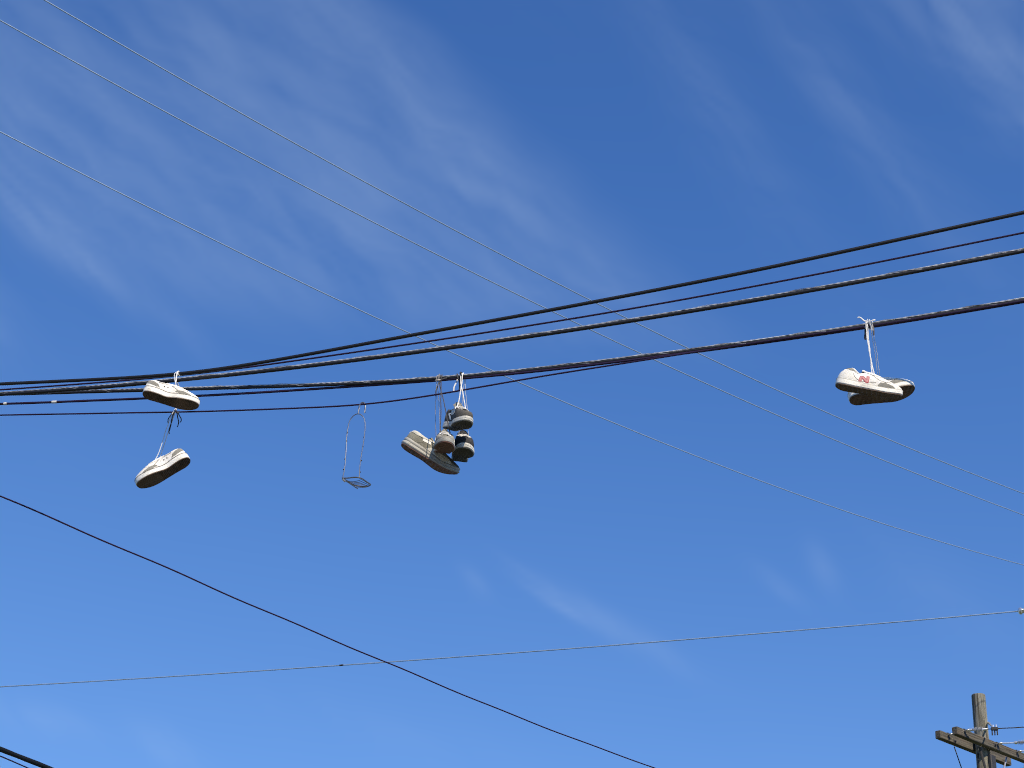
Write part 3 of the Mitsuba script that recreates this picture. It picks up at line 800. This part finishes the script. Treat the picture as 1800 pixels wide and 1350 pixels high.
def runner(name, **k):
    s = Shoe(name, thick=(.028, .023), spring=.020, flare=.0015, lift=.004, heel_in=.050, heel_up=.010, slope=.55, **k)
    s.upper('white_leather', seed=9).collar('white_canvas', .0048)
    s.midsole('white_rubber', stripe=(.90, .06, 'cream_mesh')).outsole('brown_rubber', 'blocks', .0030)
    for o in (True, False):
        s.patch('heel_cap', s.side(o, [(.004, .62), (.030, .66), (.048, .84), (.036, 1.0), (.004, 1.0)]), 'grey_suede', thick=.0014)
        s.patch('heel_counter', s.side(o, [(.006, .03), (.070, .03), (.085, .10), (.060, .36), (.050, .60), (.006, .58)]), 'white_canvas', thick=.0016)
        s.patch('toe_panel', s.side(o, [(.178, .03), (.262, .04), (.250, .20), (.215, .30), (.190, .22)]), 'grey_suede', thick=.0010)
        s.patch('eyestay', s.side(o, [(.122, .70), (.160, .56), (.205, .60), (.226, .80), (.218, 1.0), (.118, 1.0)]), 'white_leather', thick=.0022)
        s.stitch(s.side(o, [(.040, .86), (.075, .80), (.110, .78), (.128, .72)]))
        s.stitch(s.side(o, [(.048, .62), (.066, .40), (.090, .13), (.13, .10), (.17, .16)]))
        s.stitch(s.side(o, [(.128, .72), (.165, .50), (.190, .34), (.22, .34), (.245, .40)]))
        # the letter, leaning towards the heel, in red with a pink inside
        def to(px, py, grow=0.0):
            return (.086 + .66 * px - .014 * (py - .5), .085 + .31 * py)
        flip = (lambda q: [(.086 + .061 - (x - .086), t) for x, t in q]) if (o != s.mirror) else (lambda q: q)
        P = Polygon(LETTER)
        from shapely.affinity import scale as _sc
        big = [to(x, y) for x, y in LETTER]
        # the letter shape is drawn in metres on the side (x along the shoe, t up it)
        sh = Polygon([(x, t * .062) for x, t in flip(big)])
        outer_, inner_ = sh.buffer(.0014, join_style=2), sh.buffer(-.0010, join_style=2)
        s.patch('letter', s.side(o, [(x, t / .062) for x, t in outer_.exterior.coords[:-1]]), 'red_print', d=.0003, thick=.0012, step=.004)
        for g in getattr(inner_, 'geoms', [inner_]):
            if not g.is_empty:
                s.patch('letter_fill', s.side(o, [(x, t / .062) for x, t in g.exterior.coords[:-1]]), 'pink_print', d=.0012, thick=.0011, step=.004)
    s.tongue('white_canvas', top=.003)
    return s.laces('lace', rows=6, x1=.094)


kn = wire_at('low', 1.570)
c = runner('running_shoe', **dict(pos=(1.5594, 6.5163, 5.2122), heading=-0.4, pitch=-11.02, roll=8, right=True, length=0.287))
c.hang([strand(c.eyes[0], kn, -.002, .020), strand(c.eyes[1], kn, -.008, .020, bow=-.004)], 'lace', .0024)
c.hang([loop_over(kn + [0, 0, .004] + WAX * .006, WAX, .0215, 100, 250, .016), loop_over(kn + [0, 0, .004] - WAX * .004, WAX, .0225, 90, 220, -.020), loop_over(kn + [0, 0, .005], WAX, .022, 80, 200, .004)], 'lace', .0042, 'knot')
c.hang([[kn + [0, 0, .024], kn - WAX * .022 + [0, 0, .030], kn - WAX * .036 + [0, 0, .046], kn - WAX * .046 + [0, 0, .047]], [kn + TOWARD * .024, kn + WAX * .016 + TOWARD * .03 + [0, 0, .002], kn + WAX * .034 + TOWARD * .028 + [0, 0, .006]],
        [kn + TOWARD * .024 + WAX * .006, kn + WAX * .012 + TOWARD * .03 + [0, 0, -.02], kn + WAX * .016 + TOWARD * .028 + [0, 0, -.046]]], 'lace', .0036, 'lace_end')
c.hang([dangling(kn - WAX * .014 + [0, 0, -.012], -.002, 0, .060, -.001)], 'dark_lace', .0052, 'lace_end')
c.tag('white running shoe showing a red letter, front one of the right pair', group='white running shoes on the right cable')

e = runner('running_shoe', **dict(pos=(1.6702, 6.7784, 5.3373), heading=-3.62, pitch=10.78, roll=-13, length=0.302))
e.hang([strand(e.eyes[0], kn, .020, .018), strand(e.eyes[1], kn, .012, .018)], 'lace', .0022)
e.hang([[kn + WAX * .022 + TOWARD * .012 + [0, 0, -.008], kn + WAX * .021 + TOWARD * .014 + [0, 0, -.035], kn + WAX * .022 + TOWARD * .013 + [0, 0, -.062]]], 'dark_lace', .0040, 'lace_end')
e.tag('white running shoe behind its mate on the right, brown sole of its raised toe showing', group='white running shoes on the right cable')

# --- middle cluster: an old runner pair and a striped pair
kn = wire_at('low', -0.347)
f = Shoe('old_trainer', thick=(.037, .026), spring=.030, flare=.004, lift=.004, dip=.011, heel_in=.012, **dict(pos=(-0.3594, 7.3461, 5.1477), heading=27.12, pitch=-19.14, roll=17, right=True, length=0.302))
f.upper('olive_mesh', seed=21).collar('cream_mesh', .0075, .125)
f.midsole('aged_foam', rows=[(.0, 0), (.003, .08), (.0055, .22), (.004, .42), (.0008, .52), (.0035, .62), (.0045, .78), (.002, .95), (-.004, 1.0), (-.008, 1.0)]).outsole('red_rubber', 'blocks', .003)
for o in (True, False):
    f.patch('collar_panel', f.side(o, [(.004, .50), (.030, .52), (.060, .66), (.100, .70), (.130, .66), (.135, 1.0), (.004, 1.0)]), 'cream_mesh', thick=.004)
    f.patch('side_label', f.side(o, [(.066, .40), (.112, .42), (.108, .66), (.062, .64)]), 'label_white', thick=.0022)
    f.patch('side_overlay', f.side(o, [(.100, .05), (.200, .04), (.245, .12), (.225, .34), (.180, .30), (.118, .26)]), 'cream_mesh', thick=.0024)
    f.patch('toe_overlay', f.side(o, [(.215, .45), (.255, .20), (.285, .10), (.293, .30), (.27, .60), (.23, .62)]), 'charcoal_suede', thick=.0014)
    f.patch('heel_panel', f.side(o, [(.004, .05), (.050, .05), (.075, .30), (.055, .55), (.004, .60)]), 'olive_mesh', thick=.0016)
    f.patch('sole_groove', f.side(o, [(.03, -.0), (.03, .035), (.22, .035), (.22, 0)]), 'stitch', thick=.0022)
f.tongue('olive_mesh', top=.010).laces('grey_lace', rows=4)
f.hang([strand(f.eyes[0], kn, -.008, bow=-.004), strand(f.eyes[1], kn, .0, bow=.002)], 'grey_lace', .0024)
f.hang([loop_over(kn + [0, 0, .002], WAX, .0200, 90, 300, .012), [kn + TOWARD * .02 + [0, 0, -.02] - WAX * .014, kn + TOWARD * .028 + [0, 0, -.024], kn + TOWARD * .02 + WAX * .014 + [0, 0, -.020]]], 'grey_lace', .0034, 'knot')
f.hang([dangling(kn + [0, 0, -.022] - WAX * .004, -.006, 0, .075, -.002), [kn + TOWARD * .022 + [0, 0, -.028], kn + WAX * .02 + TOWARD * .02 + [0, 0, -.020], kn + WAX * .042 + TOWARD * .012 + [0, 0, -.010]]], 'dark_lace', .0030, 'lace_end')
f.tag('worn olive and cream trainer with white label, leftmost of the middle cluster', group='old trainers of the middle cluster')

g = Shoe('old_trainer', thick=(.028, .019), spring=.026, flare=.003, lift=.0, **dict(pos=(-0.3006, 7.1803, 5.1392), heading=-84.4, pitch=-19.87, roll=0, length=0.29))
g.upper('grey_suede', seed=22).collar('cream_mesh', .0065, .125)
g.midsole('aged_foam').outsole('red_rubber', 'blocks', .003)
for o in (True, False):
    g.patch('side_label', g.side(o, [(.118, .44), (.160, .46), (.157, .70), (.115, .68)]), 'label_white', thick=.0022)
    g.patch('side_overlay', g.side(o, [(.100, .05), (.200, .04), (.245, .12), (.225, .34), (.180, .30), (.118, .26)]), 'cream_mesh', thick=.0024)
    g.patch('eyestay', g.side(o, [(.122, .70), (.160, .56), (.205, .60), (.226, .80), (.218, 1.0), (.118, 1.0)]), 'charcoal_suede', thick=.0022)
g.tongue('olive_mesh', top=.012).laces('lace', rows=5, r=.0036)
g.hang([strand(g.eyes[0], kn, .016), strand(g.eyes[1], kn, .008)], 'dark_lace', .0022)
g.tag('worn trainer seen toe first with reddish sole, in the centre of the middle cluster', group='old trainers of the middle cluster')

kn2 = wire_at('low', -0.246)


def striped(name, dark, **k):
    s = Shoe(name, thick=(.029, .023), spring=.020, flare=.0022, lift=.020, **k)
    s.upper(dark, seed=31).collar(dark, .005)
    s.midsole('old_rubber', rows=[(.0, 0), (.001, .06), (.0034, .14), (.0034, .40), (.0012, .45), (.0030, .52), (.0028, .86), (.0014, .97), (-.004, 1.0), (-.008, 1.0)]).outsole('dark_rubber', 'herringbone', .0024)
    for o in (True, False):
        for i in range(4):
            x = .094 + i * .022
            s.patch('side_stripe', s.side(o, [(x, .84), (x + .012, .84), (x + .022, .34), (x + .010, .34)]), 'label_white', d=.0002, thick=.0012)
        s.patch('chevron', s.side(o, [(.072, .46), (.098, .10), (.110, .10), (.086, .44), (.103, .46), (.103, .54), (.070, .54)]), 'label_white', thick=.0014)
        s.patch('eyestay', s.side(o, [(.135, .88), (.165, .74), (.212, .70), (.226, .84), (.218, 1.0), (.118, 1.0)]), 'black_suede_and_gap_shade', thick=.0018)  # eyestay coloured black to paint in the shade between the lace straps
        for i in range(4):
            x = .126 + i * .020
            s.patch('lace_strap', s.side(o, [(x, .76 - .05 * i), (x + .010, .76 - .05 * i), (x + .010, 1.0), (x, 1.0)]), 'label_white', d=.0012, thick=.0020)
        s.patch('heel_tab', s.side(o, [(.004, .10), (.030, .10), (.034, .50), (.004, .60)]), 'grey_suede', thick=.0015)
    s.tongue('grey_suede' if dark != 'black_suede_and_gap_shade' else 'black_suede_and_gap_shade', top=.022, width=.031)
    return s.laces('lace', rows=5, r=.0036)


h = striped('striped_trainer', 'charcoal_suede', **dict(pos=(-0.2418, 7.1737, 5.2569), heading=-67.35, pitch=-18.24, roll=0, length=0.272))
h.hang([strand(h.eyes[0], kn2, .014, bow=.004), strand(h.eyes[1], kn2, .006)], 'lace', .0026)
h.hang([loop_over(kn2 + [0, 0, .002], WAX, .0200, 90, 300, .016), loop_over(kn2 + [0, 0, .0] - WAX * .006, WAX, .0205, 60, 320, -.014)], 'dark_lace', .0046, 'knot')
h.hang([dangling(kn2 - WAX * .018 + [0, 0, -.012], -.010, 0, .072, -.004)], 'lace', .0034, 'lace_end')
h.hang([dangling(kn2 - WAX * .008 + [0, 0, -.012], .002, 0, .060, .003)], 'dark_lace', .0036, 'lace_end')
h.tag('grey trainer with white stripes and pale midsole, uppermost of the middle cluster', group='striped trainers of the middle cluster')

i_ = striped('striped_trainer', 'black_suede_and_gap_shade', **dict(pos=(-0.2175, 7.3279, 5.1815), heading=-83.34, pitch=-16.05, roll=0, right=True, length=0.3))
i_.hang([strand(i_.eyes[0], kn2, .018, -.016), strand(i_.eyes[1], kn2, .012, -.016)], 'lace', .0022)
i_.tag('black striped trainer with dark treaded sole towards the viewer, lowest right of the middle cluster', group='striped trainers of the middle cluster')

# ------------------------------------------------------------------ wire caddy hooked on the lowest cable
K = 'wire_caddy'
hk = wire_at('bottom', -0.727)
CR, CF = np.array([.985, -.17, 0]), np.array([.55, .83, 0])      # along the frame; the way the tray sticks out
CF /= np.linalg.norm(CF)
DN = np.array([-.0, .0, -1.0])


def cad(r, f, d):
    return hk + CR * r + CF * f + DN * d


N_ = np.cross(CR, [0, 0, 1.0])
ARC = [cad(-.012, 0, .052), cad(-.010, 0, .022), cad(-.006, 0, .000), cad(.002, 0, -.0095), cad(.012, 0, -.0085), cad(.019, 0, .002), cad(.021, 0, .018), cad(.021, 0, .046)]
obj(K + '__hook', tube(bend(ARC, .004), .0036, 10), 'chrome')
W2 = .0415
frame = [cad(-.012 - W2, .0, .392), cad(-.012 - W2, 0, .22), cad(-.012 - W2, 0, .115), cad(-.012 - W2 * .82, 0, .080), cad(-.012 - W2 * .42, 0, .058), cad(-.012, 0, .051), cad(-.012 + W2 * .42, 0, .058), cad(-.012 + W2 * .82, 0, .080), cad(-.012 + W2, 0, .115), cad(-.012 + W2, 0, .22), cad(-.012 + W2, 0, .392)]
obj(K + '__frame', tube(bend(frame, .006), .0023, 8), 'chrome')
for sd, ds in ((-1, (.150, .195, .29, .345)), (1, (.175, .225, .30, .36))):
    for dd in ds:
        obj(K + '__bead', along(lathe([(0, 0), (.0025, .0005), (.0031, .003), (.0025, .0055), (0, .006)], 10), cad(-.012 + sd * W2, 0, dd), cad(-.012 + sd * W2, 0, dd + .006)), 'iron')
D0, TL = .392, .100
x0, x1 = -.012 - W2 - .002, -.012 + W2 + .002
rim = [cad(x0, 0, D0), cad(x0 + .002, .012, D0 + .001), cad(x0 + .004, TL * .6, D0 + .002), cad(x0 + .012, TL - .008, D0 + .002), cad(x0 + .024, TL, D0 + .002), cad(x1 - .016, TL, D0), cad(x1 - .004, TL - .01, D0), cad(x1, TL * .6, D0), cad(x1, .012, D0), cad(x1 - .008, .0, D0), cad((x0 + x1) / 2, 0, D0), cad(x0, 0, D0)]
obj(K + '__tray_rim', tube(bend(rim, .005), .0033, 8), 'chrome')
for q in range(6):
    f_ = .014 + q * (TL - .026) / 5
    sl = [cad(x0 + .002, f_, D0 + .001), cad(x0 + .004, f_, D0 + .008), cad(x0 + .014, f_, D0 + .011), cad(x1 - .012, f_, D0 + .009), cad(x1 - .001, f_, D0 + .003)]
    obj(K + '__slat', tube(bend(sl, .005), .0016, 8), 'chrome')
obj(K + '__tray_rail', tube([cad(x0 + .02, .004, D0 + .018), cad(x0 + .02, TL - .006, D0 + .018)], .0021, 8), 'chrome')
obj(K + '__corner_clip', tube([cad(x0, .004, D0 + .004), cad(x0 + .004, .020, D0 + .010)], .006, 8), 'bright_metal')
tag(K, 'chrome wire soap caddy with an arched frame hooked on the lowest cable', 'caddy')
